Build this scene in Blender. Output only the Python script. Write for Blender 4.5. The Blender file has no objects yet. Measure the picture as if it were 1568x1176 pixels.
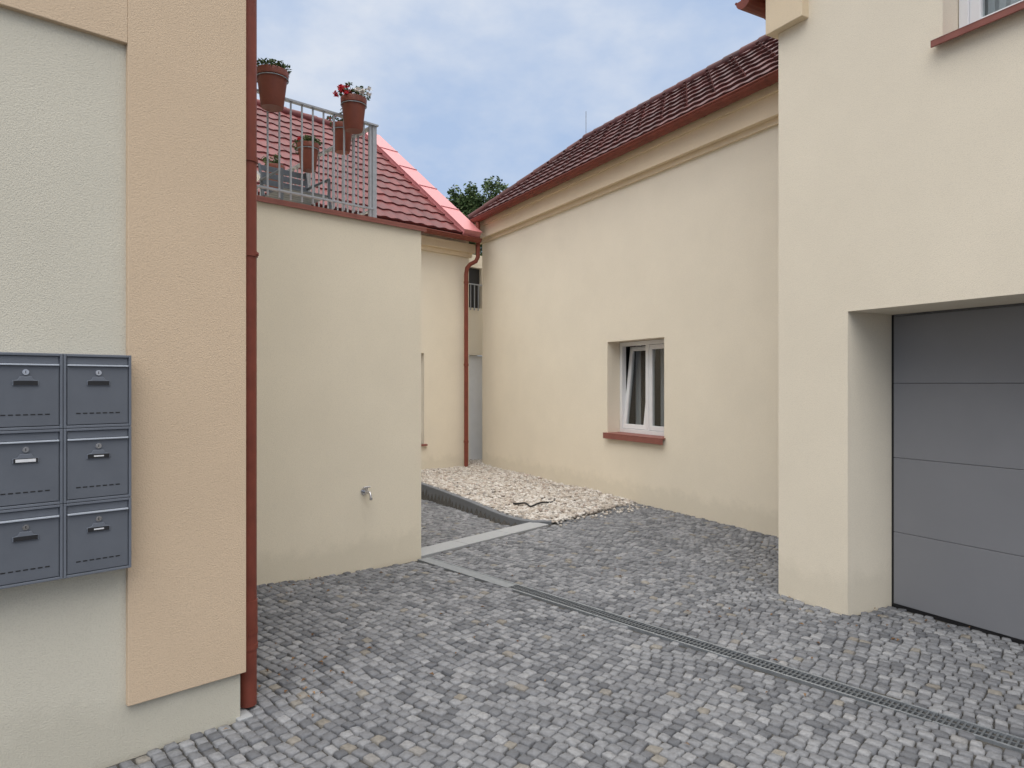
import bpy, math, random
import numpy as np
from mathutils import Vector
random.seed(7); rng=np.random.default_rng(7)
D=bpy.data; S=bpy.context.scene; COL=S.collection

# ---------------------------------------------------------------- materials
def newmat(name):
    m=D.materials.new(name); m.use_nodes=True
    nt=m.node_tree; b=nt.nodes['Principled BSDF']
    return m,nt,b
def N(nt,t,**k):
    n=nt.nodes.new(t)
    for a,v in k.items(): setattr(n,a,v)
    return n
def noise(nt,vec,scale,detail=4,rough=0.55):
    n=N(nt,'ShaderNodeTexNoise'); n.inputs['Scale'].default_value=scale
    n.inputs['Detail'].default_value=detail; n.inputs['Roughness'].default_value=rough
    nt.links.new(vec,n.inputs['Vector']); return n.outputs['Fac']
def ramp(nt,fac,stops,interp='LINEAR'):
    r=N(nt,'ShaderNodeValToRGB'); r.color_ramp.interpolation=interp
    el=r.color_ramp.elements
    while len(el)<len(stops): el.new(0.5)
    for e,(p,c) in zip(el,stops):
        e.position=p; e.color=(c[0],c[1],c[2],1) if hasattr(c,'__len__') else (c,c,c,1)
    nt.links.new(fac,r.inputs[0]); return r.outputs[0]
def mix(nt,f,a,b,mode='MIX'):
    m=N(nt,'ShaderNodeMix',data_type='RGBA',blend_type=mode)
    for sock,v in ((m.inputs[0],f),(m.inputs[6],a),(m.inputs[7],b)):
        if isinstance(v,bpy.types.NodeSocket): nt.links.new(v,sock)
        elif hasattr(v,'__len__'): sock.default_value=(v[0],v[1],v[2],1)
        else: sock.default_value=v
    return m.outputs[2]
def bump(nt,b,h,strength,dist):
    n=N(nt,'ShaderNodeBump'); n.inputs['Strength'].default_value=strength; n.inputs['Distance'].default_value=dist
    nt.links.new(h,n.inputs['Height']); nt.links.new(n.outputs[0],b.inputs['Normal'])
def plaster(name,col,grain=230,bd=0.0028,splash=True,dark=0.80):
    m,nt,b=newmat(name); tc=N(nt,'ShaderNodeTexCoord').outputs['Object']
    big=noise(nt,tc,1.3,3,0.6); fine=noise(nt,tc,grain,2,0.6)
    c=mix(nt,ramp(nt,big,[(0.3,0.0),(0.7,1.0)]),[x*0.95 for x in col],[min(1,x*1.02) for x in col])
    c=mix(nt,ramp(nt,fine,[(0.36,0.5),(0.52,0.0)]),c,[x*dark for x in col])
    if splash:
        sx=N(nt,'ShaderNodeSeparateXYZ'); nt.links.new(tc,sx.inputs[0])
        n2=noise(nt,tc,6,3,0.65)
        ad=N(nt,'ShaderNodeMath',operation='MULTIPLY_ADD'); nt.links.new(n2,ad.inputs[0]); ad.inputs[1].default_value=-0.35; nt.links.new(sx.outputs[2],ad.inputs[2])
        f=ramp(nt,ad.outputs[0],[(0.0,0.30),(0.12,0.0)])
        c=mix(nt,f,c,[col[0]*0.66,col[1]*0.66,col[2]*0.64])
    nt.links.new(c,b.inputs['Base Color']); b.inputs['Roughness'].default_value=0.92
    b.inputs['Specular IOR Level'].default_value=0.15
    bump(nt,b,fine,0.7,bd)
    return m
def paint(name,col,rough=0.45,metal=0.0,var=0.12,scale=14,spec=0.5):
    m,nt,b=newmat(name); tc=N(nt,'ShaderNodeTexCoord').outputs['Object']
    n=noise(nt,tc,scale,3,0.6)
    c=mix(nt,ramp(nt,n,[(0.3,0.0),(0.7,1.0)]),[x*(1-var) for x in col],[min(1,x*(1+var)) for x in col])
    nt.links.new(c,b.inputs['Base Color']); b.inputs['Metallic'].default_value=metal
    r=ramp(nt,n,[(0.2,rough*0.85),(0.8,min(1,rough*1.2))]); nt.links.new(r,b.inputs['Roughness'])
    b.inputs['Specular IOR Level'].default_value=spec
    return m
def island(name,stops,rough=0.8,bs=60,bd=0.004,spec=0.3,mott=0.35,sc2=45,patch=0.3):
    m,nt,b=newmat(name); tc=N(nt,'ShaderNodeTexCoord').outputs['Object']
    g=N(nt,'ShaderNodeNewGeometry'); c=ramp(nt,g.outputs['Random Per Island'],stops)
    if mott:
        n=noise(nt,tc,sc2,3,0.65)
        c=mix(nt,ramp(nt,n,[(0.35,mott),(0.62,0.0)]),c,[0.05,0.05,0.052])
    if patch:
        big=noise(nt,tc,1.1,3,0.6)
        c=mix(nt,ramp(nt,big,[(0.3,patch),(0.65,0.0)]),c,mix(nt,1.0,c,[0.55,0.55,0.57],'MULTIPLY'))
    nt.links.new(c,b.inputs['Base Color']); b.inputs['Roughness'].default_value=rough; b.inputs['Specular IOR Level'].default_value=spec
    if bd: bump(nt,b,noise(nt,tc,bs,2,0.6),0.6,bd)
    return m

CREAM=(0.84,0.762,0.622)
m_cream=plaster('cream_plaster',CREAM)
m_cream2=plaster('cream_plaster_terrace',(0.85,0.765,0.61))
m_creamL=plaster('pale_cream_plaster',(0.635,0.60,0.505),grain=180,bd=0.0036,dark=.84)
m_peach=plaster('peach_plaster',(0.65,0.505,0.36),grain=180,bd=0.0036,splash=False,dark=.84)
m_trim=plaster('peach_cornice_plaster',(0.80,0.665,0.48),splash=False)
m_red=paint('oxide_red_coated_metal',(0.20,0.052,0.034),0.5,0.0,0.15,9,0.3)
m_redfl=paint('red_flashing',(0.26,0.095,0.075),0.5,0.0,0.12,9,0.35)
m_pink=paint('sky_sheen_red_flashing',(0.56,0.21,0.21),0.4,0.0,0.08,5)  # pink tone paints the sky's reflection into the red metal's base colour
m_galv=paint('galvanised_steel',(0.27,0.29,0.31),0.5,0.5,0.15,30)
m_grate=paint('grate_iron',(0.12,0.13,0.14),0.6,0.3,0.2,30)
m_rail=paint('railing_steel',(0.38,0.40,0.43),0.5,0.1,0.10,30)
m_box=paint('mailbox_grey_paint',(0.140,0.155,0.184),0.42,0.0,0.05,8,0.4)
m_boxd=paint('mailbox_door_paint',(0.118,0.130,0.153),0.40,0.0,0.05,8,0.4)
m_boxl=paint('mailbox_lip_metal',(0.48,0.52,0.58),0.3,0.2,0.05,8)
m_chrome=paint('chrome',(0.6,0.6,0.62),0.2,1.0,0.05,30)
m_black=paint('black_plastic',(0.012,0.012,0.014),0.5,0,0.1,30)
m_white=paint('white_window_pvc',(0.78,0.79,0.80),0.35,0,0.03,5)
m_label=paint('paper_label',(0.70,0.71,0.73),0.7,0,0.05,60)
m_door=paint('garage_door_grey',(0.215,0.220,0.238),0.40,0,0.03,2.5)
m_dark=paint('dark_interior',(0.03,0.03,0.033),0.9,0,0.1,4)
m_conc=plaster('concrete',(0.36,0.37,0.38),grain=120,bd=0.002,splash=False)
m_kerb=plaster('kerb_concrete',(0.18,0.19,0.205),grain=120,bd=0.003,splash=False)
m_terra=paint('terracotta_plastic',(0.19,0.055,0.035),0.5,0,0.12,12,0.35)
m_soil=paint('soil',(0.03,0.02,0.014),0.95,0,0.3,50)
m_chair=paint('grey_chair_plastic',(0.10,0.115,0.135),0.5,0,0.1,12)
m_twig=paint('bark',(0.09,0.065,0.045),0.9,0,0.3,30)
def glassmat():
    m,nt,b=newmat('window_glass'); nt.nodes.remove(b)
    out=nt.nodes['Material Output']
    tr=N(nt,'ShaderNodeBsdfTransparent'); tr.inputs[0].default_value=(.72,.76,.76,1)
    gl=N(nt,'ShaderNodeBsdfGlossy'); gl.inputs['Roughness'].default_value=0.03
    lw=N(nt,'ShaderNodeLayerWeight'); lw.inputs[0].default_value=.5
    r=ramp(nt,lw.outputs['Facing'],[(0,.07),(.5,.11),(.8,.35),(1,1.0)])
    mx=N(nt,'ShaderNodeMixShader'); nt.links.new(r,mx.inputs[0]); nt.links.new(tr.outputs[0],mx.inputs[1]); nt.links.new(gl.outputs[0],mx.inputs[2])
    nt.links.new(mx.outputs[0],out.inputs[0]); return m
m_glass=glassmat()
m_stone=island('granite_setts',[(0.0,(0.125,0.130,0.142)),(0.25,(0.182,0.188,0.202)),(0.5,(0.222,0.228,0.242)),(0.8,(0.262,0.268,0.282)),(0.965,(0.32,0.324,0.335)),(0.975,(0.235,0.215,0.185)),(1.0,(0.275,0.258,0.23))],bd=.003,patch=.3,mott=.3)
m_pebble=island('pale_gravel',[(0.0,(0.38,0.325,0.275)),(0.3,(0.48,0.43,0.375)),(0.55,(0.56,0.52,0.475)),(0.8,(0.66,0.63,0.59)),(0.92,(0.29,0.265,0.24)),(1.0,(0.44,0.35,0.30))],mott=0,rough=0.85,bd=0,patch=.2)
m_tile=island('red_roof_tile',[(0,(0.135,0.027,0.026)),(1,(0.205,0.044,0.041))],rough=0.55,spec=0.35,mott=0.3,sc2=9,bd=0)
m_tile2=island('brown_red_roof_tile',[(0,(0.085,0.028,0.025)),(1,(0.135,0.041,0.036))],rough=0.6,spec=0.3,mott=0.35,sc2=9,bd=0)
m_leaf=island('foliage',[(0,(0.03,0.055,0.018)),(0.6,(0.06,0.105,0.03)),(1,(0.12,0.16,0.055))],rough=0.6,mott=0,patch=0,bd=0)
m_flower=island('red_petals',[(0,(0.5,0.01,0.02)),(1,(0.65,0.03,0.06))],rough=0.6,mott=0,patch=0,bd=0)
m_wflower=island('white_petals',[(0,(0.7,0.7,0.66)),(1,(0.8,0.72,0.7))],rough=0.6,mott=0,patch=0,bd=0)
m_litter=island('dead_leaves',[(0,(0.10,0.05,0.025)),(1,(0.25,0.15,0.07))],rough=0.8,mott=0,patch=0,bd=0)
def groundmat():
    m,nt,b=newmat('joint_grit'); tc=N(nt,'ShaderNodeTexCoord').outputs['Object']
    c=ramp(nt,noise(nt,tc,2,3,0.7),[(0.3,(0.028,0.027,0.027)),(0.7,(0.062,0.058,0.052))])
    c=mix(nt,ramp(nt,noise(nt,tc,150,2),[(0.4,0.0),(0.7,0.6)]),c,[0.13,0.12,0.102])
    nt.links.new(c,b.inputs['Base Color']); b.inputs['Roughness'].default_value=0.95
    return m
m_ground=groundmat()
def sandmat():
    m,nt,b=newmat('gravel_sand'); tc=N(nt,'ShaderNodeTexCoord').outputs['Object']
    c=ramp(nt,noise(nt,tc,60,3,0.7),[(0.3,(0.24,0.21,0.18)),(0.7,(0.42,0.38,0.33))])
    nt.links.new(c,b.inputs['Base Color']); b.inputs['Roughness'].default_value=0.95; return m
m_sand=sandmat()

# ---------------------------------------------------------------- helpers
def root(name,loc=(0,0,0)):
    o=D.objects.new(name,None); COL.objects.link(o); o.empty_display_size=0.2; return o
class MB:
    def __init__(s): s.v=[]; s.f=[]
    def box(s,p,a,b,c):
        p,a,b,c=map(Vector,(p,a,b,c)); i=len(s.v)
        for k in range(8):
            s.v.append(p+(a if k&1 else Vector())+(b if k&2 else Vector())+(c if k&4 else Vector()))
        F=[(0,2,3,1),(4,5,7,6),(0,1,5,4),(2,6,7,3),(0,4,6,2),(1,3,7,5)]
        if a.cross(b).dot(c)<0: F=[tuple(reversed(q)) for q in F]
        s.f+= [tuple(i+j for j in q) for q in F]
    def poly(s,pts):
        i=len(s.v); s.v+= [Vector(p) for p in pts]; s.f.append(tuple(range(i,i+len(pts))))
    def tube(s,path,r,n=12,cap=True):
        path=[Vector(p) for p in path]; rings=[]
        rr=r if hasattr(r,'__len__') else [r]*len(path)
        up=None
        for k,p in enumerate(path):
            t=(path[min(k+1,len(path)-1)]-path[max(k-1,0)]).normalized()
            if up is None: up=Vector((0,0,1)) if abs(t.z)<0.9 else Vector((1,0,0))
            x=(up-t*up.dot(t))
            if x.length<1e-4: x=Vector((0,1,0))-t*t.y
            x.normalize(); y=t.cross(x); up=x; i=len(s.v)
            for q in range(n):
                a=2*math.pi*q/n; s.v.append(p+(x*math.cos(a)+y*math.sin(a))*rr[k])
            rings.append(i)
        for a,b in zip(rings,rings[1:]):
            for q in range(n): s.f.append((a+q,a+(q+1)%n,b+(q+1)%n,b+q))
        if cap:
            s.f.append(tuple(rings[0]+q for q in reversed(range(n)))); s.f.append(tuple(rings[-1]+q for q in range(n)))
    def make(s,name,mat,parent=None,bevel=0,smooth=False):
        me=D.meshes.new(name); me.from_pydata([tuple(v) for v in s.v],[],s.f); me.update()
        o=D.objects.new(name,me); COL.objects.link(o); me.materials.append(mat)
        if parent: o.parent=parent
        if bevel:
            b=o.modifiers.new('bevel','BEVEL'); b.width=bevel; b.segments=2; b.limit_method='ANGLE'
        if smooth:
            for p in me.polygons: p.use_smooth=True
            try: me.set_sharp_from_angle(angle=math.radians(40))
            except Exception: pass
        return o
class Fr:
    def __init__(s,O,d,n):
        s.O=Vector((O[0],O[1],0)); s.d=Vector((d[0],d[1],0)).normalized(); s.n=Vector((n[0],n[1],0)).normalized()
    def P(s,a,o,z): return s.O+s.d*a+s.n*o+Vector((0,0,z))
    def box(s,mb,a0,a1,o0,o1,z0,z1): mb.box(s.P(a0,o0,z0),s.d*(a1-a0),s.n*(o1-o0),Vector((0,0,z1-z0)))
    def so(s,x,y):
        dx=x-s.O.x; dy=y-s.O.y
        return dx*s.d.x+dy*s.d.y, dx*s.n.x+dy*s.n.y
L=Fr((-1.257,3.157),(.7244,.6894),(.6894,-.7244))
M=Fr((-.81,6.089),(.7352,.6781),(.6781,-.7352))
W=Fr((2.701,6.952),(-.4834,.8754),(-.8754,-.4834))
G=Fr((2.244,4.563),(-.4834,.8754),(-.8754,-.4834))
B=Fr((-.80,12.65),(.7244,.6894),(.6894,-.7244))
UP=Vector((0,0,1))

def wall(mb,fr,a0,a1,z0,z1,ops=(),o=0.0):
    A=sorted({a0,a1,*[q for p in ops for q in p[:2]]}); Z=sorted({z0,z1,*[q for p in ops for q in p[2:4]]})
    for i in range(len(A)-1):
        for j in range(len(Z)-1):
            ca=(A[i]+A[i+1])/2; cz=(Z[j]+Z[j+1])/2
            if any(p[0]<ca<p[1] and p[2]<cz<p[3] for p in ops): continue
            mb.poly([fr.P(A[i],o,Z[j]),fr.P(A[i+1],o,Z[j]),fr.P(A[i+1],o,Z[j+1]),fr.P(A[i],o,Z[j+1])])
    for (p0,p1,q0,q1,dep) in ops:
        i=o-dep
        mb.poly([fr.P(p0,o,q0),fr.P(p0,i,q0),fr.P(p0,i,q1),fr.P(p0,o,q1)])
        mb.poly([fr.P(p1,o,q0),fr.P(p1,i,q0),fr.P(p1,i,q1),fr.P(p1,o,q1)])
        mb.poly([fr.P(p0,o,q1),fr.P(p1,o,q1),fr.P(p1,i,q1),fr.P(p0,i,q1)])
        mb.poly([fr.P(p0,o,q0),fr.P(p1,o,q0),fr.P(p1,i,q0),fr.P(p0,i,q0)])

def window(par,fr,a0,a1,z0,z1,rec,tilt=None,mull=True):
    f=MB(); g=MB(); w=0.055; o1=-rec+0.03; o0=-rec-0.04
    fr.box(f,a0,a1,o0,o1,z0,z0+w); fr.box(f,a0,a1,o0,o1,z1-w,z1)
    fr.box(f,a0,a0+w,o0,o1,z0+w,z1-w); fr.box(f,a1-w,a1,o0,o1,z0+w,z1-w)
    mid=(a0+a1)/2
    if mull: fr.box(f,mid-.03,mid+.03,o0,o1-0.004,z0+w,z1-w)
    sashes=[(a0+w,mid-.03),(mid+.03,a1-w)] if mull else [(a0+w,a1-w)]
    for k,(s0,s1) in enumerate(sashes):
        lean=-0.13 if tilt==k else 0.0; sw=0.06; b=z0+w+.004; t=z1-w-.004; H=t-b
        def P(a,o,h): return fr.P(a,o+lean*h/H-0.0,b+h)
        vz=lambda h: fr.n*(lean*h/H)+UP*h
        oo=o1-0.012
        dd=fr.n*(-0.05)
        f.box(P(s0,oo,0),fr.d*sw,dd,vz(H)); f.box(P(s1-sw,oo,0),fr.d*sw,dd,vz(H))
        f.box(P(s0+sw,oo,0),fr.d*(s1-s0-2*sw),dd,vz(sw)); f.box(P(s0+sw,oo,H-sw),fr.d*(s1-s0-2*sw),dd,vz(sw))
        g.poly([P(s0+sw,oo-.025,sw),P(s1-sw,oo-.025,sw),P(s1-sw,oo-.025,H-sw),P(s0+sw,oo-.025,H-sw)])
    f.make('window_frame',m_white,par,0.004); g.make('window_glass',m_glass,par)
    # closed dark room behind the frame
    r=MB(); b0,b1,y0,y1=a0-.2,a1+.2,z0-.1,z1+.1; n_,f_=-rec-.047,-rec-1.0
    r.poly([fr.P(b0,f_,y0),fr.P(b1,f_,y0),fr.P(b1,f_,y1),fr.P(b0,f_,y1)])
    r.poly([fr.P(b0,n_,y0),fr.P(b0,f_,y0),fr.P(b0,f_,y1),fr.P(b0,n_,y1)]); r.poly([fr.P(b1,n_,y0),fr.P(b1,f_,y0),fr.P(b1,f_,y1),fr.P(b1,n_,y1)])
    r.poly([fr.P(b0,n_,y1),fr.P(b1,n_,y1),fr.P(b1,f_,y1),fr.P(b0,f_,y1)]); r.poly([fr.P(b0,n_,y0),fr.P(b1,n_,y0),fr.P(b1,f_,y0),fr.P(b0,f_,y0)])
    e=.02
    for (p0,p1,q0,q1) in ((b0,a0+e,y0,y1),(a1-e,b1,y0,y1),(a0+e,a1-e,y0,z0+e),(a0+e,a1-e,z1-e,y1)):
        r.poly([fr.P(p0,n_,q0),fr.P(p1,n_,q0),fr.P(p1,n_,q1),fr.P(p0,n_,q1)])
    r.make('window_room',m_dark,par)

def tiles(mb,fr,a0,a1f,oe,ze,orr,zr,n,tw=0.22,amp=0.018,lift=0.03):
    """rows of interlocking tiles from eave up to ridge; each tile its own island"""
    run=Vector((0,0,zr-ze))+fr.n*(orr-oe); nn=fr.d.cross(run).normalized()
    if nn.z<0: nn=-nn
    for i in range(n):
        v0=i/n; v1=min(1,(i+1)/n+0.012)
        amax=a1f(v0)
        a=a0
        while a<amax:
            b=min(a+tw,amax); aa=max(a,a0)
            if b-aa>0.02:
                m=8; i0=len(mb.v); jz=random.uniform(-.003,.003)
                for q in range(m+1):
                    s=aa+(b-aa)*q/m; ph=(s-a)/tw
                    h=amp*(0.5+0.5*math.cos(2*math.pi*ph))
                    base=fr.P(s,oe,ze)
                    mb.v.append(base+run*v0)
                    mb.v.append(base+run*v0+nn*(lift+h+jz))
                    mb.v.append(base+run*v1+nn*(h*0.9+0.004))
                for q in range(m):
                    x=i0+q*3; y=x+3
                    mb.f.append((x,y,y+1,x+1)); mb.f.append((x+1,y+1,y+2,x+2))
            a+=tw
def gutter(mb,fr,a0,a1,oc,zc,r):
    n=8; i0=len(mb.v)
    for a in (a0,a1):
        for k in range(n+1):
            t=math.pi+math.pi*k/n; mb.v.append(fr.P(a,oc+r*math.cos(t),zc+r*math.sin(t)))
    for k in range(n): mb.f.append((i0+k,i0+k+1,i0+n+2+k,i0+n+1+k))
    mb.f.append(tuple(range(i0,i0+n+1))); mb.f.append(tuple(range(i0+n+1,i0+2*n+2)))
    mb.tube([fr.P(a0,oc+r,zc),fr.P(a1,oc+r,zc)],0.010,8)
    a=min(a0,a1)+0.3
    while a<max(a0,a1):
        for k in range(n):
            t0=math.pi+math.pi*k/n; t1=math.pi+math.pi*(k+1)/n; R=r+.004
            p=fr.P(a,oc+R*math.cos(t0),zc+R*math.sin(t0)); q=fr.P(a,oc+R*math.cos(t1),zc+R*math.sin(t1))
            mb.poly([p,q,q+fr.d*.03,p+fr.d*.03])
        a+=0.9

# ---------------------------------------------------------------- ground
CX,CY=-.81,6.089
kerb=[(-2.02,11.52),(-1.39,10.45),(-1.05,9.84),(-.744,9.256),(-.49,8.74),(-.269,8.26),(-.12,7.97),(.0,7.78),(.10,7.67),(.24,7.595),(.44,7.60)]
path_poly=[(-.81,6.12),(.26,7.56)]+kerb[::-1][2:]+[(-2.0,11.6),(-4.6,9.4),(-4.6,7.4)]
sd=Vector((.661,.7505,0)); sb=Vector((-.7505,.661,0))
def inpoly(X,Y,poly):
    r=np.zeros(X.shape,bool); n=len(poly)
    for i in range(n):
        x0,y0=poly[i]; x1,y1=poly[(i+1)%n]
        if y0==y1: continue
        c=((y0>Y)!=(y1>Y))&(X<(x1-x0)*(Y-y0)/(y1-y0)+x0); r^=c
    return r
def height(X,Y):
    h=0.055*np.exp(-(((X+2.05)**2+(Y-4.95)**2)/0.8**2))+0.006*np.sin(X*1.7+.6)*np.sin(Y*1.3)
    p=inpoly(X,Y,path_poly)
    dist=(X-CX)*sb.x+(Y-CY)*sb.y
    return np.where(p,-.05-.045*np.clip(dist-.2,0,6),h)
xs=np.arange(-5,8.01,.06); ys=np.arange(-3,15.01,.06)
X,Y=np.meshgrid(xs,ys); H=height(X,Y)-.015
H[0,:]=H[-1,:]=H[:,0]=H[:,-1]=-.015
nx,ny=len(xs),len(ys)
V=np.stack([X.ravel(),Y.ravel(),H.ravel()],1).tolist(); F=[]
for j in range(ny-1):
    b=j*nx
    for i in range(nx-1): F.append((b+i,b+i+1,b+nx+i+1,b+nx+i))
k=len(V); R=220
V+= [(-R,-R,-.015),(R,-R,-.015),(R,R,-.015),(-R,R,-.015)]
c0,c1,c2,c3=0,nx-1,ny*nx-1,(ny-1)*nx
F+= [(k,k+1)+tuple(range(nx-1,-1,-1)), (k+1,k+2)+tuple(range(c2,c1-1,-nx)), (k+2,k+3)+tuple(range(c3,c2+1)), (k+3,k)+tuple(range(0,c3+1,nx))]
me=D.meshes.new('ground'); me.from_pydata(V,[],F); me.materials.append(m_ground)
o=D.objects.new('ground',me); COL.objects.link(o)

gravel_poly=[(-2.02,11.52),(-1.33,10.48),(-.99,9.87),(-.685,9.28),(-.43,8.77),(-.21,8.29),(-.07,8.02),(.05,7.84),(.13,7.74),(.25,7.66),(.46,7.64),(.95,8.12),(1.32,8.60),(1.64,8.90),(-.55,12.87),(-.4,13.6),(-1.3,13.6),(-.80,12.66)]

# ---------------------------------------------------------------- cobbles
DR=Fr((CX+.02,CY-.02),(.6894,-.7244),(.7244,.6894))
def cobble_ok(x,y):
    s,o=L.so(x,y); a=~((s<.0)&(o<0.0))
    s,o=M.so(x,y); a&=~((s<0.0)&(o<0.0))
    s,o=W.so(x,y); a&=(o>0.0)
    s,o=G.so(x,y); a&=~((o<0)&(s<.5606)&~((o>-.46)&(s>-2.45)&(s<0)))
    s,o=B.so(x,y); a&=~((o<0))
    s,o=DR.so(x,y); a&=~((np.abs(o)<.075)&(s>-.1))
    a&=~inpoly(x,y,gravel_poly)
    for p,q in zip(kerb,kerb[1:]):
        d=np.array([q[0]-p[0],q[1]-p[1]]); l=np.hypot(*d); t=np.clip(((x-p[0])*d[0]+(y-p[1])*d[1])/l**2,0,1)
        a&=~(np.hypot(x-p[0]-t*d[0]-.03,y-p[1]-t*d[1]-.02)<.075)
    u=(x-CX)*sd.x+(y-CY-.04)*sd.y; w=(x-CX)*sb.x+(y-CY-.04)*sb.y
    a&=~((u>-.3)&(u<1.95)&(w>-.035)&(w<.27))
    return a
ang=math.radians(-41); ca,sa=math.cos(ang),math.sin(ang)
px=[];py=[];pw=[];pr=[]
rowp=.058
bb=-11.0
while bb<13:
    aa=-10+rng.uniform(0,.07)
    n=360; w=rng.uniform(.052,.074,n); edges=aa+np.cumsum(w); c=edges-w/2
    arch=.022*np.sin(c*2*math.pi/1.9+.4)+.008*np.sin(c*2*math.pi/.83+bb*.4); sl=.022*2*math.pi/1.9*np.cos(c*2*math.pi/1.9+.4)
    b2=bb+arch+rng.normal(0,.0025,n)
    px.append(c*ca-b2*sa); py.append(c*sa+b2*ca); pw.append(w); pr.append(ang+np.arctan(sl))
    bb+=rowp
px=np.concatenate(px);py=np.concatenate(py);pw=np.concatenate(pw);pr=np.concatenate(pr)
k=(px>-4.2)&(px<5.5)&(py>.3)&(py<12.5)
k&=~((py>2.2)&((np.abs(px)/np.maximum(py,.1))>1.4))
px,py,pw,pr=px[k],py[k],pw[k],pr[k]
k=cobble_ok(px,py); px,py,pw,pr=px[k],py[k],pw[k],pr[k]
n=len(px)
def stones(px,py,w,dth,rot,name,mat):
    n=len(px)
    rot=rot+rng.normal(0,.055,n)
    hw=w/2-.0036; hd=dth/2-.0036
    ang8=[(1,.78),(.82,1),(-.82,1),(-1,.78),(-1,-.78),(-.82,-1),(.82,-1),(1,-.78)]
    P=np.zeros((n,24,3)); hz=height(px,py)+rng.normal(0,.002,n); tx=rng.normal(0,.045,n); ty=rng.normal(0,.045,n)
    for q,(a,b) in enumerate(ang8):
        ja=rng.normal(0,.065,n); jb=rng.normal(0,.065,n)
        for ring,(sc,z) in enumerate([(1.03,-.022),(1.0,-.005),(.86,0.0)]):
            lx=hw*(a+ja)*sc; ly=hd*(b+jb)*sc
            P[:,ring*8+q,0]=px+lx*np.cos(rot)-ly*np.sin(rot); P[:,ring*8+q,1]=py+lx*np.sin(rot)+ly*np.cos(rot)
            P[:,ring*8+q,2]=hz+z+lx*tx+ly*ty+(rng.normal(0,.0007,n) if ring==2 else 0)
    base=[]
    for r in (0,8):
        for q in range(8): base.append((r+q,r+(q+1)%8,r+8+(q+1)%8,r+8+q))
    quads=np.array(base)[None]+ (np.arange(n)*24)[:,None,None]
    tops=np.arange(16,24)[None]+(np.arange(n)*24)[:,None]
    me=D.meshes.new(name)
    nq=n*16; me.vertices.add(n*24); me.vertices.foreach_set('co',P.ravel())
    me.loops.add(nq*4+n*8); me.loops.foreach_set('vertex_index',np.concatenate([quads.ravel(),tops.ravel()]).astype(np.int32))
    me.polygons.add(nq+n)
    ls=np.concatenate([np.arange(nq)*4,nq*4+np.arange(n)*8]).astype(np.int32)
    me.polygons.foreach_set('loop_start',ls)
    me.update(calc_edges=True); me.validate()
    me.materials.append(mat); o=D.objects.new(name,me); COL.objects.link(o); return o
stones(px,py,pw,rowp*rng.uniform(.92,1.02,n),pr,'cobblestone_paving',m_stone)
print('stones',n)

# gravel
gb=root('gravel_bed')
mb=MB(); mb.poly([(x,y,-.003) for x,y in gravel_poly]); mb.make('sand_base',m_sand,gb)
ico=[(0,0,1)]+[(math.cos(t)*.89,math.sin(t)*.89,.45) for t in [2*math.pi*i/5 for i in range(5)]]+[(math.cos(t)*.89,math.sin(t)*.89,-.45) for t in [2*math.pi*(i+.5)/5 for i in range(5)]]+[(0,0,-1)]
icf=[(0,1+i,1+(i+1)%5) for i in range(5)]+[(1+i,6+i,1+(i+1)%5) for i in range(5)]+[(1+(i+1)%5,6+i,6+(i+1)%5) for i in range(5)]+[(11,6+(i+1)%5,6+i) for i in range(5)]
def rocks(xs,ys,zs,rs,name,mat,parent):
    n=len(xs); base=np.array(ico); P=base[None]*rng.uniform(.65,1.25,(n,12,1))
    sc=np.stack([rng.uniform(.8,1.5,n),rng.uniform(.7,1.1,n),rng.uniform(.5,.85,n)],1)*rs[:,None]
    P=P*sc[:,None]; t=rng.uniform(0,6.28,n); c,s=np.cos(t)[:,None],np.sin(t)[:,None]
    Q=P.copy(); Q[...,0]=P[...,0]*c-P[...,1]*s; Q[...,1]=P[...,0]*s+P[...,1]*c
    Q+=np.stack([xs,ys,zs],1)[:,None]
    f=np.array(icf)[None]+(np.arange(n)*12)[:,None,None]
    me=D.meshes.new(name); me.from_pydata(Q.reshape(-1,3).tolist(),[],f.reshape(-1,3).tolist()); me.materials.append(mat)
    o=D.objects.new(name,me); COL.objects.link(o); o.parent=parent
gx=rng.uniform(-2.3,1.8,60000); gy=rng.uniform(7.4,13.6,60000); k=inpoly(gx,gy,gravel_poly); gx,gy=gx[k][:12000],gy[k][:12000]
rr=rng.uniform(.014,.036,len(gx)); rocks(gx,gy,.012+rng.uniform(0,.026,len(gx))+.02*np.sin(gx*3)*np.sin(gy*2.3),rr,'pebbles',m_pebble,gb)
ex=rng.uniform(.5,1.7,110); ey=8.0+(ex-.8)*.85+rng.normal(-.10,.10,110); rocks(ex,ey,np.full(110,.008),rng.uniform(.008,.02,110),'stray_pebbles',m_pebble,gb)

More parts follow.
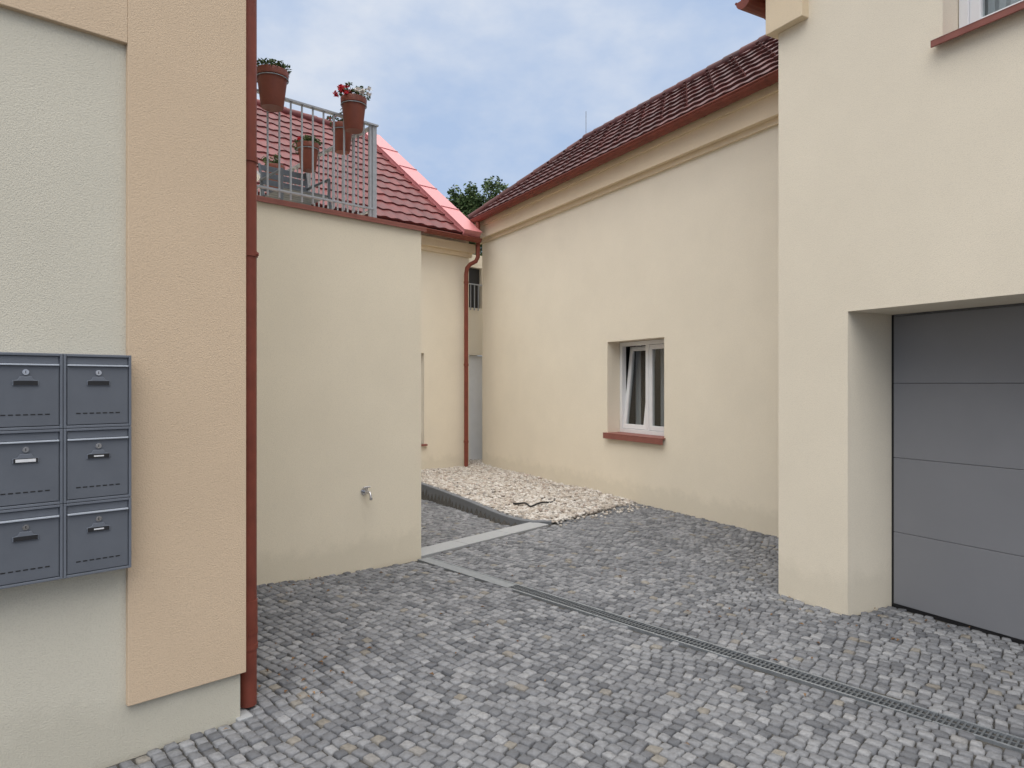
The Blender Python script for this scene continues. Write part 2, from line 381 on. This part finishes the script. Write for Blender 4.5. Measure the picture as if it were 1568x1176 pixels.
# kerb
mb=MB(); kt=.025
nrm=[]
for i,p in enumerate(kerb):
    a=Vector(kerb[max(i-1,0)]); b=Vector(kerb[min(i+1,len(kerb)-1)]); t=(b-a).normalized(); nrm.append(Vector((-t.y,t.x)))
iv=len(mb.v)
for p,q in zip(kerb,nrm):
    P=Vector(p)
    for off,z in ((0,-.35),(0,kt-.008),(.008,kt),(.072,kt),(.08,kt-.008),(.08,-.1)):
        mb.v.append(Vector((P.x+q.x*off,P.y+q.y*off,z)))
for i in range(len(kerb)-1):
    for j in range(5): mb.f.append((iv+i*6+j,iv+i*6+j+1,iv+(i+1)*6+j+1,iv+(i+1)*6+j))
mb.f.append(tuple(iv+j for j in range(6))); mb.f.append(tuple(iv+(len(kerb)-1)*6+j for j in range(6)))
mb.make('raised_kerb',m_kerb)
mb=MB(); u=-.02
while u<1.8:
    l=min(.62,1.86-u)
    mb.box(Vector((CX,CY+.04,-.12))+sd*(u+.003),sd*(l-.006),sb*.235,Vector((0,0,.128))); u+=l
mb.make('concrete_edging_strip',m_conc,None,.005)

# drain channel
dr=root('drainage_channel'); mb=MB(); s=0.0
while s<8:
    DR.box(mb,s+.002,min(s+1,8)-.002,-.062,-.047,-.1,.003); DR.box(mb,s+.002,min(s+1,8)-.002,.047,.062,-.1,.003); s+=1
mb.make('channel_frame',m_galv,dr)
mb=MB(); DR.box(mb,0,8,-.047,.047,-.12,-.06); mb.make('channel_bottom',m_black,dr)
mb=MB(); s=.006
while s<8:
    DR.box(mb,s,s+.009,-.0465,.0465,-.02,-.001); s+=.025
DR.box(mb,0,8,-.005,.005,-.022,-.0005)
mb.make('grate_bars',m_grate,dr)
mb=MB()
mb.poly([DR.P(0,-.045,.001),DR.P(1.15,-.045,.001),DR.P(1.15,.045,.001),DR.P(0,.045,.001)]); mb.make('solid_cover',m_galv,dr)

# ---------------------------------------------------------------- left house
lh=root('apartment_building'); HL=6.0
mb=MB(); wall(mb,L,-7,0,-.3,HL)
LS=Fr(L.P(0,0,0)[:2],-L.n,L.d); wall(mb,LS,0,7,-.3,HL)
L2=Fr(L.P(-7,0,0)[:2],-L.n,-L.d); wall(mb,L2,0,7,-.3,HL)
L3=Fr(L.P(0,-7,0)[:2],-L.d,-L.n); wall(mb,L3,0,7,-.3,HL)
mb.poly([L.P(-7,0,HL),L.P(0,0,HL),L.P(0,-7,HL),L.P(-7,-7,HL)])
mb.make('walls',m_creamL,lh)
mb=MB(); r0=[L.P(-7.3,.3,HL+.01),L.P(.3,.3,HL+.01),L.P(.3,-7.3,HL+.01),L.P(-7.3,-7.3,HL+.01)]; pk=L.P(-3.5,-3.5,HL+2.4)
mb.poly(r0)
for i in range(4): mb.poly([r0[i],r0[(i+1)%4],pk])
mb.make('roof',m_tile,lh)
mb=MB()
L.box(mb,-.474,.018,-.3,.026,.22,HL-.01)
L.box(mb,-7.02,-.474,-.01,.026,2.953,4.2)
L.box(mb,-7.02,-3.2,-.01,.026,.22,2.953)
mb.make('raised_render_trim',m_peach,lh,.003)
mb=MB(); PX,PY=-1.262,3.262
mb.tube([(PX,PY,z) for z in (.02,3,HL)],.040,20)
for z in (.30,.37,2.17,2.62,4.1): mb.tube([(PX,PY,z-.012),(PX,PY,z+.012)],.0455,20)
mb.tube([(PX,PY,.30),(PX,PY,.52)],.0435,20)
mb.tube([(PX-.03,PY-.02,2.17),(PX+.052,PY+.0,2.17)],.008,8)
mb.make('downpipe',m_red,lh,0,True)
mb=MB(); L.box(mb,-.02,.05,-.1,.03,-.02,.012); mb.make('mortar_patch',m_conc,lh,.005)

# mailboxes
mx=root('mailbox_bank')
body=MB(); doors=MB(); lips=MB(); dk=MB(); locks=MB(); labels=MB()
w,h=.235,.2857; a_r=-.478; ztop=1.666; out=.10
L.box(body,a_r-3*w,a_r,0.0,out-.012,ztop-3*h,ztop)
for c in range(3):
    for r in range(3):
        a1=a_r-c*w; a0=a1-w; z1=ztop-r*h; z0=z1-h
        b=.0105
        L.box(body,a0+.001,a0+b,out-.012,out,z0+.001,z1-.001); L.box(body,a1-b,a1-.001,out-.012,out,z0+.001,z1-.001)
        L.box(body,a0+b,a1-b,out-.012,out,z0+.001,z0+b); L.box(body,a0+b,a1-b,out-.012,out,z1-b,z1-.001)
        d0,d1=a0+b+.003,a1-b-.003
        L.box(doors,d0,d1,out-.011,out-.003,z0+b+.003,z1-.048)
        L.box(doors,d0,d1,out-.011,out-.007,z1-.040,z1-b-.002)
        L.box(lips,d0,d1,out-.008,out+.007,z1-.047,z1-.041)
        am=(a0+a1)/2
        p=L.P(am,out-.004,z1-.072); locks.tube([p,p+L.n*.006],.0105,18); p2=p+L.n*.006; locks.tube([p2,p2+L.n*.0015],.007,14)
        L.box(dk,am-.0012,am+.0012,out+.0035,out+.0043,z1-.077,z1-.067)
        pts=[(-.040,-.122),(.040,-.122),(.040,-.104),(.024,-.100),(.018,-.088),(-.018,-.088),(-.024,-.100),(-.040,-.104)]
        i0=len(body.v)
        for oo in (out-.003,out+.0015):
            for (x,z) in pts: body.v.append(L.P(am+x,oo,z1+z))
        q=len(pts); body.f.append(tuple(range(i0+q,i0+2*q)))
        for t in range(q): body.f.append((i0+t,i0+(t+1)%q,i0+q+(t+1)%q,i0+q+t))
        L.box(dk,am-.037,am+.037,out+.0012,out+.0024,z1-.120,z1-.104)
        if (c,r) in ((1,1),): L.box(labels,am-.031,am+.031,out+.0022,out+.0034,z1-.1175,z1-.1065)
        elif (c,r) in ((0,1),(0,2)): L.box(labels,am-.016,am+.018,out+.0022,out+.003,z1-.114,z1-.109)
        for t in range(7):
            x=am-.075+t*.0225; L.box(dk,x,x+.015,out-.0032,out-.0022,z0+.054,z0+.0585)
body.make('housing',m_box,mx,.0015); doors.make('doors',m_boxd,mx,.0012); lips.make('flap_lips',m_boxl,mx,.001)
dk.make('slots',m_black,mx); locks.make('locks',m_chrome,mx,0,True); labels.make('name_labels',m_label,mx)

# ---------------------------------------------------------------- terrace annex
ta=root('terrace_annex'); zt=2.925; dep=3.4
mb=MB(); wall(mb,M,-4.2,0,-.5,zt)
M1=Fr(M.P(0,0,0)[:2],-M.n,M.d); wall(mb,M1,0,dep,-.5,zt)
M2=Fr(M.P(0,-dep,0)[:2],-M.d,-M.n); wall(mb,M2,0,4.2,-.5,zt)
mb.poly([M.P(-4.2,0,zt),M.P(0,0,zt),M.P(0,-dep,zt),M.P(-4.2,-dep,zt)])
mb.make('walls',m_cream2,ta)
mb=MB(); M.box(mb,-4.2,.035,-.10,.035,zt+.004,zt+.022); M.box(mb,-.10,.035,-dep,-.10,zt+.004,zt+.022)
M.box(mb,-4.2,.036,.022,.034,zt-.018,zt+.004); M.box(mb,.022,.034,-dep,.022,zt-.018,zt+.004)
mb.make('edge_flashing',m_redfl,ta)
# railing
rl=root('balcony_railing'); mb=MB(); zr0,zr1=3.03,3.757; sc=-.455
def flat(mb,fr,a0,a1,o0,o1,z0,z1): fr.box(mb,a0,a1,o0,o1,z0,z1)
flat(mb,M,-4.0,sc+.03,-.065,-.02,zr1-.014,zr1); flat(mb,M,-4.0,sc,-.055,-.03,zr0,zr0+.014)
flat(mb,M,sc-.015,sc+.03,-2.7,-.065,zr1-.0135,zr1-.0005); flat(mb,M,sc-.005,sc+.02,-2.7,-.055,zr0,zr0+.014)
a=sc-.10
while a>-4.0:
    mb.tube([M.P(a,-.042,zr0-.05),M.P(a,-.042,zr1-.01)],.008,8); a-=.092
for a in (sc,sc-1.35,sc-2.7): flat(mb,M,a-.02,a+.02,-.052,-.034,zt+.01,zr1-.012)
flat(mb,M,sc-.050,sc-.030,-.052,-.034,zt+.01,zr1-.012)
oo=-.14
while oo>-2.7:
    mb.tube([M.P(sc+.008,oo,zr0-.05),M.P(sc+.008,oo,zr1-.01)],.008,8); oo-=.092
for oo in (-1.3,-2.6): flat(mb,M,sc-.01,sc+.026,oo-.008,oo+.008,zt,zr1-.012)
mb.make('bars',m_rail,rl)

def leaves(mb,c,rad,n,size,flat_=1.0):
    for _ in range(n):
        v=Vector((random.gauss(0,1),random.gauss(0,1),random.gauss(0,1)*flat_)); v=v/max(v.length,.01)*random.random()**.4
        p=Vector(c)+Vector((v.x*rad[0],v.y*rad[1],v.z*rad[2]))
        t=Vector((random.gauss(0,1),random.gauss(0,1),random.gauss(0,.6))).normalized(); u=t.cross(Vector((random.gauss(0,1),random.gauss(0,1),random.gauss(0,1)))).normalized()
        s=size*random.uniform(.6,1.3)
        mb.poly([p-t*s,p+u*s*.45,p+t*s,p-u*s*.45])
def pot(c,r,h,plant,red=0,white=0,hang=None):
    p=root('flower_pot'); mb=MB(); c=Vector(c)
    prof=[(r*.66,0),(r*.70,.01),(r*.93,h*.82),(r*1.0,h*.82),(r*1.03,h*.98),(r*1.0,h),(r*.94,h),(r*.90,h*.86)]
    n=28; i0=len(mb.v)
    for (R_,z) in prof:
        for q in range(n): mb.v.append(c+Vector((R_*math.cos(2*math.pi*q/n),R_*math.sin(2*math.pi*q/n),z)))
    for k in range(len(prof)-1):
        for q in range(n): mb.f.append((i0+k*n+q,i0+k*n+(q+1)%n,i0+(k+1)*n+(q+1)%n,i0+(k+1)*n+q))
    mb.f.append(tuple(i0+q for q in reversed(range(n))))
    mb.make('pot',m_terra,p,0,True)
    s=MB(); s.poly([c+Vector((r*.91*math.cos(2*math.pi*q/n),r*.91*math.sin(2*math.pi*q/n),h*.88)) for q in range(n)]); s.make('soil',m_soil,p)
    l=MB()
    if plant=='low':
        leaves(l,c+Vector((0,0,h+.02)),(r*1.2,r*1.2,.05),520,.015)
        leaves(l,c+Vector((-r*.95,0,h-.02)),(r*.5,r*.5,.07),120,.014); leaves(l,c+Vector((r*.2,0,h+.05)),(r*.6,r*.6,.035),120,.013)
    else:
        for _ in range(20):
            q=c+Vector((random.uniform(-r,r)*1.1,random.uniform(-r,r),h+random.uniform(.0,.10)))
            l.tube([c+Vector((0,0,h*.9)),(c+q)/2+Vector((0,0,h*.5)),q],.002,5); leaves(l,q,(.03,.03,.02),14,.015)
        leaves(l,c+Vector((0,0,h+.01)),(r*.8,r*.8,.03),80,.014)
    l.make('leaves',m_leaf,p)
    for (k,mt,nm) in ((red,m_flower,'red_flowers'),(white,m_wflower,'white_flowers')):
        if k:
            f=MB()
            for _ in range(k):
                sgn=-1 if mt is m_flower else 1
                q=c+Vector((sgn*random.uniform(.2,1.3)*r,random.uniform(-1.3,.2)*r,h+random.uniform(.01,.075))); leaves(f,q,(.020,.020,.015),26,.013)
            f.make(nm,mt,p)
    if hang:
        hk=MB(); hp,dirv=hang
        ring=[c+Vector((r*.99*math.cos(2*math.pi*q/24),r*.99*math.sin(2*math.pi*q/24),h*.78)) for q in range(25)]
        hk.tube(ring,.004,6,False); hk.tube([c+Vector((0,0,h*.78))-dirv*r,Vector((hp[0],hp[1],zr1+.004))],.005,6)
        hk.make('hanger',m_galv,p)
for (s_,r,h,dz,pl,rd,wh) in ((-1.385,.117,.275,.135,'low',0,0),(-.70,.103,.265,.125,'fl',13,6)):
    c=M.P(s_,.045,zr1-h+dz); pot(c,r,h,pl,rd,wh,(M.P(s_,-.04,0)[:2],M.n))
for (o_,r,h,dz,pl,rd) in ((-.35,.09,.24,.05,'fl',2),(-1.0,.10,.25,.05,'low',1),(-1.75,.10,.25,.02,'fl',0)):
    c=M.P(sc-.13,o_,zr1-h+dz); pot(c,r,h,pl,rd,0,(M.P(sc,o_,0)[:2],-M.d))
ch=root('garden_chair'); mb=MB(); q=Fr(M.P(-.80,-.80,0)[:2],M.d,M.n); z=zt+.004
for a in (-.22,.22):
    for o_ in (-.2,.2): mb.tube([q.P(a*1.1,o_*1.15,z),q.P(a,o_,z+.30)],.014,8)
    mb.tube([q.P(a,-.2,z+.30),q.P(a,-.28,z+.62)],.014,8); mb.tube([q.P(a,-.24,z+.46),q.P(a,.2,z+.46),q.P(a,.2,z+.30)],.013,8)
for i in range(6): q.box(mb,-.22,.22,-.2+i*.068,-.2+i*.068+.058,z+.30,z+.315)
for i in range(4): q.box(mb,-.22,.22,-.225-i*.014,-.213-i*.014,z+.36+i*.066,z+.41+i*.066)
mb.make('frame',m_chair,ch,.003)
tb=root('garden_table'); mb=MB(); q=Fr(M.P(-1.45,-.75,0)[:2],M.d,M.n)
mb.tube([q.P(0,0,z+.36),q.P(0,0,z+.385)],.28,32)
for a in range(3): t=a*2.094; mb.tube([q.P(.24*math.cos(t),.24*math.sin(t),z),q.P(.05*math.cos(t),.05*math.sin(t),z+.2),q.P(.2*math.cos(t),.2*math.sin(t),z+.36)],.012,8)
mb.make('table',m_white,tb)

# tap
tp=root('wall_tap'); mb=MB(); T=lambda a,o,z_: M.P(-.581+a,o,.655+z_)
mb.tube([T(0,0,0),T(0,.010,0)],.030,20); mb.tube([T(0,.008,0),T(0,.075,0)],.012,14)
mb.tube([T(0,.055,0),T(0,.095,-.002),T(0,.112,-.02),T(0,.114,-.055)],[.012,.012,.011,.010],14)
mb.tube([T(0,.114,-.040),T(0,.114,-.058)],.0135,14)
mb.tube([T(0,.05,0),T(0,.05,.038)],.008,12); mb.tube([T(-.032,.05,.040),T(.032,.05,.040)],.0065,10)
mb.make('tap',m_chrome,tp,0,True)

# ---------------------------------------------------------------- courtyard house (long wall, right)
wh=root('courtyard_house'); sF=6.747; s0=-1.31
wo=(1.696,2.856,.875,2.13,.285)
mb=MB(); wall(mb,W,s0,sF,-.4,4.55,[wo])
W1=Fr(W.P(sF,0,0)[:2],-W.n,W.d); wall(mb,W1,0,2.8,-.4,4.55)
W2=Fr(W.P(s0,-2.8,0)[:2],W.d,-W.n); wall(mb,W2,0,sF-s0,-.4,4.55)
mb.make('walls',m_cream,wh)
mb=MB(); W.box(mb,s0,sF+.035,.0,.035,4.185,4.25); W.box(mb,s0,sF+.10,.0,.10,4.25,4.47); W.box(mb,s0,sF+.13,.0,.13,4.47,4.56)
mb.make('cornice',m_trim,wh,.004)
window(wh,W,1.70,2.852,.88,2.126,.24,tilt=1)
mb=MB(); mb.box(W.P(1.67,-.24,.868),W.d*1.212,W.n*.30,UP*.012); W.box(mb,1.67,2.882,.045,.058,.80,.868)
mb.make('window_sill',m_redfl,wh,.003)
cur=MB()
for (b0,n_) in ((2.74,5),(2.22,4)):
    for i in range(n_):
        a=b0+i*.028; cur.poly([W.P(a,-.50-.015*(i%2),.90),W.P(a+.028,-.50-.015*((i+1)%2),.90),W.P(a+.028,-.50-.015*((i+1)%2),2.12),W.P(a,-.50-.015*(i%2),2.12)])
cur.make('curtain',m_label,wh)
mb=MB(); gutter(mb,W,s0,sF+.07,.235,4.575,.07); mb.make('gutter',m_red,wh,0,True)
mb=MB(); oe,ze,orr,zr=.24,4.60,-1.4,5.97
tiles(mb,W,s0+.01,lambda v:6.82-1.45*v,oe,ze,orr,zr,8,.22,.009,.038)
E1=W.P(6.80,oe,ze+.03); E2=W.P(6.80,-3.04,ze+.03); R1=W.P(5.36,orr,zr); R0=W.P(s0,orr,zr)
mb.poly([E1,E2,R1]); mb.poly([W.P(s0,-3.04,ze),E2,R1,R0]); mb.poly([W.P(s0,oe,ze-.01),W.P(6.8,oe,ze-.01),R1-UP*.03,R0-UP*.03])
mb.make('roof_tiles',m_tile2,wh)
def ridge(mb,p,q,r,n):
    p,q=Vector(p),Vector(q)
    for i in range(n):
        a=p.lerp(q,i/n); b=p.lerp(q,(i+1.08)/n); mb.tube([a,b],[r,r*.86],12)
mb=MB(); ridge(mb,R1,R0,.085,22); ridge(mb,E1+UP*.02,R1,.07,7)
mb.make('ridge_tiles',m_tile2,wh,0,True)
mb=MB(); slope=(W.P(0,orr,zr)-W.P(0,oe,ze)); nn=W.d.cross(slope).normalized(); nn=nn if nn.z>0 else -nn
for row in range(1,8):
    a=s0+.2+(row%2)*.22
    while a<6.75-1.45*row/8:
        p=W.P(a,oe,ze)+slope*((row+.35)/8)+nn*.02; mb.box(p,W.d*.05,nn*.055,slope.normalized()*.02); a+=.44
mb.make('snow_guards',m_tile2,wh)
mb=MB(); mb.tube([R1+UP*.05,R1+UP*.5],.006,6); mb.make('lightning_rod',m_galv,wh)

# ---------------------------------------------------------------- garage building
gh=root('garage_building'); zt2=5.7
go=(-2.55,0,-.4,2.035,.483); g2=(-1.75,-.612,3.575,5.0,.22)
mb=MB(); wall(mb,G,-7,.5606,-.4,zt2,[go,g2])
G1=Fr(G.P(.5606,0,0)[:2],-G.n,G.d); wall(mb,G1,0,7,-.4,zt2)
G2=Fr(G.P(.5606,-7,0)[:2],-G.d,-G.n); wall(mb,G2,0,7.56,-.4,zt2)
G3=Fr(G.P(-7,0,0)[:2],-G.n,-G.d); wall(mb,G3,0,7,-.4,zt2)
mb.make('walls',m_cream,gh)
mb=MB(); ro=[G.P(-7.4,.4,zt2),G.P(.95,.4,zt2),G.P(.95,-7.4,zt2),G.P(-7.4,-7.4,zt2)]; rg=[G.P(-3.4,-3.5,zt2+2.6),G.P(-3.0,-3.5,zt2+2.6)]
mb.poly(ro); mb.poly([ro[0],ro[1],rg[1],rg[0]]); mb.poly([ro[1],ro[2],rg[1]]); mb.poly([ro[2],ro[3],rg[0],rg[1]]); mb.poly([ro[3],ro[0],rg[0]])
mb.make('roof',m_tile2,gh)
mb=MB(); zz=[.015,.517,1.036,1.555,2.10]
for a,b in zip(zz,zz[1:]): G.box(mb,-2.50,-.018,-.525,-.478,a+.0012,b-.0012)
mb.make('garage_door_panels',m_door,gh,.003)
mb=MB(); G.box(mb,-2.55,0,-.60,-.53,-.1,2.2); G.box(mb,-.018,0,-.53,-.484,0,2.034); G.box(mb,-2.5,-.018,-.52,-.482,-.02,.014); G.box(mb,-2.5,-.02,-.5,-.478,2.018,2.036)
mb.make('garage_door_seals',m_black,gh)
window(gh,G,-1.745,-.617,3.58,4.995,.19)
cur=MB()
for i in range(36):
    a=-1.72+i*.03; cur.poly([G.P(a,-.32-.015*(i%2),3.6),G.P(a+.03,-.32-.015*((i+1)%2),3.6),G.P(a+.03,-.32-.015*((i+1)%2),5.0),G.P(a,-.32-.015*(i%2),5.0)])
cur.make('curtain',m_label,gh)
mb=MB(); mb.box(G.P(-1.80,-.19,3.565),G.d*1.225,G.n*.25,UP*.012); G.box(mb,-1.80,-.575,.048,.06,3.535,3.577); mb.make('window_sill',m_redfl,gh,.003)
mb=MB(); G.box(mb,.303,.62,-1.2,.07,4.14,5.2); mb.make('corner_corbel',m_trim,gh,.004)
mb=MB(); G.box(mb,.62,.80,-1.4,.13,4.47,4.50); gutter(mb,Fr(G.P(.72,.13,0)[:2],-G.n,G.d),0,1.5,.06,4.47,.07); mb.make('corbel_gutter',m_red,gh)

# ---------------------------------------------------------------- red-roofed house behind
bh=root('red_roofed_house')
mb=MB(); bo=(-2.2,-1.02,.50,2.09,.185); wall(mb,B,-9,0.0,-.6,4.2,[bo])
B1=Fr(B.P(0,0,0)[:2],-B.n,B.d); wall(mb,B1,0,6.1,-.6,4.15)
mb.poly([B.P(0,0.0,4.15),B.P(0,-3.05,6.80),B.P(0,-6.1,4.15)])
B2=Fr(B.P(0,-.55,0)[:2],B.d,B.n); wall(mb,B2,0.002,3,-.6,4.1,[(.16,1.1,-.05,2.12,.12),(.17,.8,3.05,3.85,.12)])
mb.make('walls',m_cream,bh)
mb=MB(); B.box(mb,-9,.04,0,.05,3.885,3.96); B.box(mb,-9,.06,0,.12,3.96,4.12); mb.make('cornice',m_trim,bh,.004)
window(bh,B,-2.19,-1.03,.51,2.085,.15)
mb=MB(); B.box(mb,-2.25,-.98,-.14,.05,.47,.50); mb.make('window_sill',m_redfl,bh)
mb=MB(); B2.box(mb,.165,1.09,-.11,-.07,-.05,2.11); mb.make('white_door',m_white,bh)
mb=MB(); B2.box(mb,.175,.79,-.10,-.07,3.05,3.84); mb.make('upper_window',m_black,bh)
mb=MB()
for i in range(6): B2.box(mb,.18+i*.1,.195+i*.1,.01,.03,3.0,3.5)
B2.box(mb,.17,.8,.01,.035,3.5,3.52); mb.make('window_guard',m_rail,bh)
mb=MB(); gutter(mb,B,-9,-.02,.33,4.17,.065); mb.make('gutter',m_red,bh,0,True)
mb=MB(); tiles(mb,B,-9,lambda v:-.40,.32,4.22,-3.05,6.86,13,.24)
mb.poly([B.P(-9,.3,4.2),B.P(-.05,.3,4.2),B.P(-.05,-3.05,6.83),B.P(-9,-3.05,6.83)])
mb.poly([B.P(-9,-6.4,4.2),B.P(-.05,-6.4,4.2),B.P(-.05,-3.05,6.87),B.P(-9,-3.05,6.87)])
mb.make('roof_tiles',m_tile,bh)
sl=B.P(0,-3.05,6.86)-B.P(0,.32,4.22); nb=B.d.cross(sl).normalized(); nb=nb if nb.z>0 else -nb
mb=MB(); mb.box(B.P(-.42,.34,4.20),B.d*.38,sl*1.005,nb*.10); mb.box(B.P(-.44,.34,4.20)+nb*.10,B.d*.42,sl*1.005,nb*.012)
for i in range(1,5): mb.box(B.P(-.44,.34,4.20)+nb*.112+sl*(i/5),B.d*.42,sl.normalized()*.02,nb*.015)
mb.make('verge_flashing',m_pink,bh)
mb=MB(); ridge(mb,B.P(-.5,-3.05,6.88),B.P(-9,-3.05,6.88),.10,26); mb.make('ridge_tiles',m_tile,bh,0,True)
mb=MB(); mb.tube([(-.62,12.46,4.50),(-.62,12.44,4.05),(-.62,12.42,3.86),(-.66,12.42,3.78),(-.76,12.43,3.73),(-.82,12.44,3.66),(-.835,12.44,3.55),(-.835,12.44,2),(-.835,12.44,-.05)],.038,14)
for z_ in (.5,1.9,3.4): mb.tube([(-.835,12.44,z_-.02),(-.835,12.44,z_+.02)],.045,14)
mb.make('downpipe',m_red,bh,0,True)

# hose on gravel
hs=root('garden_hose'); mb=MB(); pts=[]
for i in range(40):
    t=i/39; pts.append((.02+.52*t+.03*math.sin(t*9),8.55-.35*math.sin(t*3.0)+.30*t,.055+.03*math.sin(t*7)**2))
mb.tube(pts,.011,8); mb.make('hose',m_black,hs,0,True)

# leaf litter
mb=MB()
def lit(x,y,n,sx,sy):
    for _ in range(n):
        a,b=random.gauss(x,sx),random.gauss(y,sy)
        if not cobble_ok(np.array([a]),np.array([b]))[0]: continue
        t=random.uniform(0,6.28); s=random.uniform(.008,.02); z_=float(height(np.array([a]),np.array([b]))[0])+.006
        c,s_=math.cos(t)*s,math.sin(t)*s
        mb.poly([(a-c,b-s_,z_),(a+s_*.5,b-c*.5,z_+.008),(a+c,b+s_,z_+.002),(a-s_*.5,b+c*.5,z_+.010)])
lit(-1.6,5.2,40,.4,.2); lit(-1.1,3.5,26,.15,.25); lit(2.2,4.6,40,.5,.5); lit(.5,4.5,50,1.4,1.2); lit(-.8,4,12,.5,.5)
mb.make('fallen_leaves',m_litter)

# tree
tr=root('deciduous_tree'); mb=MB(); tc=Vector((-1.6,27,0))
mb.tube([tc,tc+Vector((.1,0,2)),tc+Vector((0,.1,4)),tc+Vector((.05,0,7.2))],[.22,.17,.12,.05],10)
lf=MB()
for i in range(44):
    a=random.uniform(0,6.28); zz_=random.uniform(3.8,8.1); rad=random.uniform(.4,2.4)*(1 if zz_<6.5 else .85)
    tip=tc+Vector((math.cos(a)*rad,math.sin(a)*rad,zz_+random.uniform(.4,1.0)))
    st=tc+Vector((0,0,min(zz_-.8,6.6))); md=(st+tip)/2+Vector((0,0,-.15)); mb.tube([st,md,tip],[.05,.03,.012],6)
    leaves(lf,tip,(.42,.42,.32),200,.08); leaves(lf,md,(.5,.5,.35),110,.08)
for i in range(26):
    tip=tc+Vector((random.uniform(-1.5,1.6),random.uniform(-1,1),random.uniform(8.1,9.15))); mb.tube([tc+Vector((0,0,6.8)),tip],[.03,.008],5)
    leaves(lf,tip,(.28,.28,.26),90,.075); leaves(lf,tip-Vector((0,0,.5)),(.45,.4,.35),200,.075)
mb.make('trunk_and_limbs',m_twig,tr); lf.make('crown',m_leaf,tr)

# ---------------------------------------------------------------- sky & light
w=D.worlds.new('World'); S.world=w; w.use_nodes=True; nt=w.node_tree; bg=nt.nodes['Background']
sky=N(nt,'ShaderNodeTexSky',sky_type='NISHITA'); sky.sun_disc=False; sky.sun_elevation=math.radians(52); sky.sun_rotation=math.radians(190)
tc=N(nt,'ShaderNodeTexCoord').outputs['Generated']
sp=N(nt,'ShaderNodeSeparateXYZ'); nt.links.new(tc,sp.inputs[0])
mp=N(nt,'ShaderNodeMapping'); mp.inputs['Scale'].default_value=(1.0,1.0,1.8); mp.inputs['Location'].default_value=(.3,.1,.4); nt.links.new(tc,mp.inputs[0])
n1=noise(nt,mp.outputs[0],3.4,6,0.55)
f=ramp(nt,n1,[(0.38,0.10),(0.50,0.50),(0.62,1.0)])
haze=mix(nt,.90,sky.outputs[0],(2.8,3.7,5.3))
c=mix(nt,f,haze,(4.6,5.0,5.7))
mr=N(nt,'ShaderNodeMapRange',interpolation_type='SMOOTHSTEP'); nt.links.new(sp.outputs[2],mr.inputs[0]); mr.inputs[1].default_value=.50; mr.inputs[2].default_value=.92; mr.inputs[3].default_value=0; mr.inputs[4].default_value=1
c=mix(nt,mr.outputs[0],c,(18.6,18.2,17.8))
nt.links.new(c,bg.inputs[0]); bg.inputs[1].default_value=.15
sl_=D.lights.new('sun','SUN'); sl_.energy=1.5; sl_.angle=math.radians(60); sl_.color=(1,.96,.90)
so=D.objects.new('sun',sl_); COL.objects.link(so)
dv=Vector((-.10,-.60,.79)).normalized(); so.rotation_euler=dv.to_track_quat('Z','Y').to_euler()
cam=D.cameras.new('camera'); cam.lens=24; cam.sensor_width=36; cam.clip_end=1000; cam.clip_start=.05
co=D.objects.new('camera',cam); COL.objects.link(co); co.location=(0,0,1.55); co.rotation_euler=(math.radians(90),0,0); S.camera=co
S.view_settings.view_transform='Standard'; S.view_settings.look='None'; S.view_settings.exposure=0
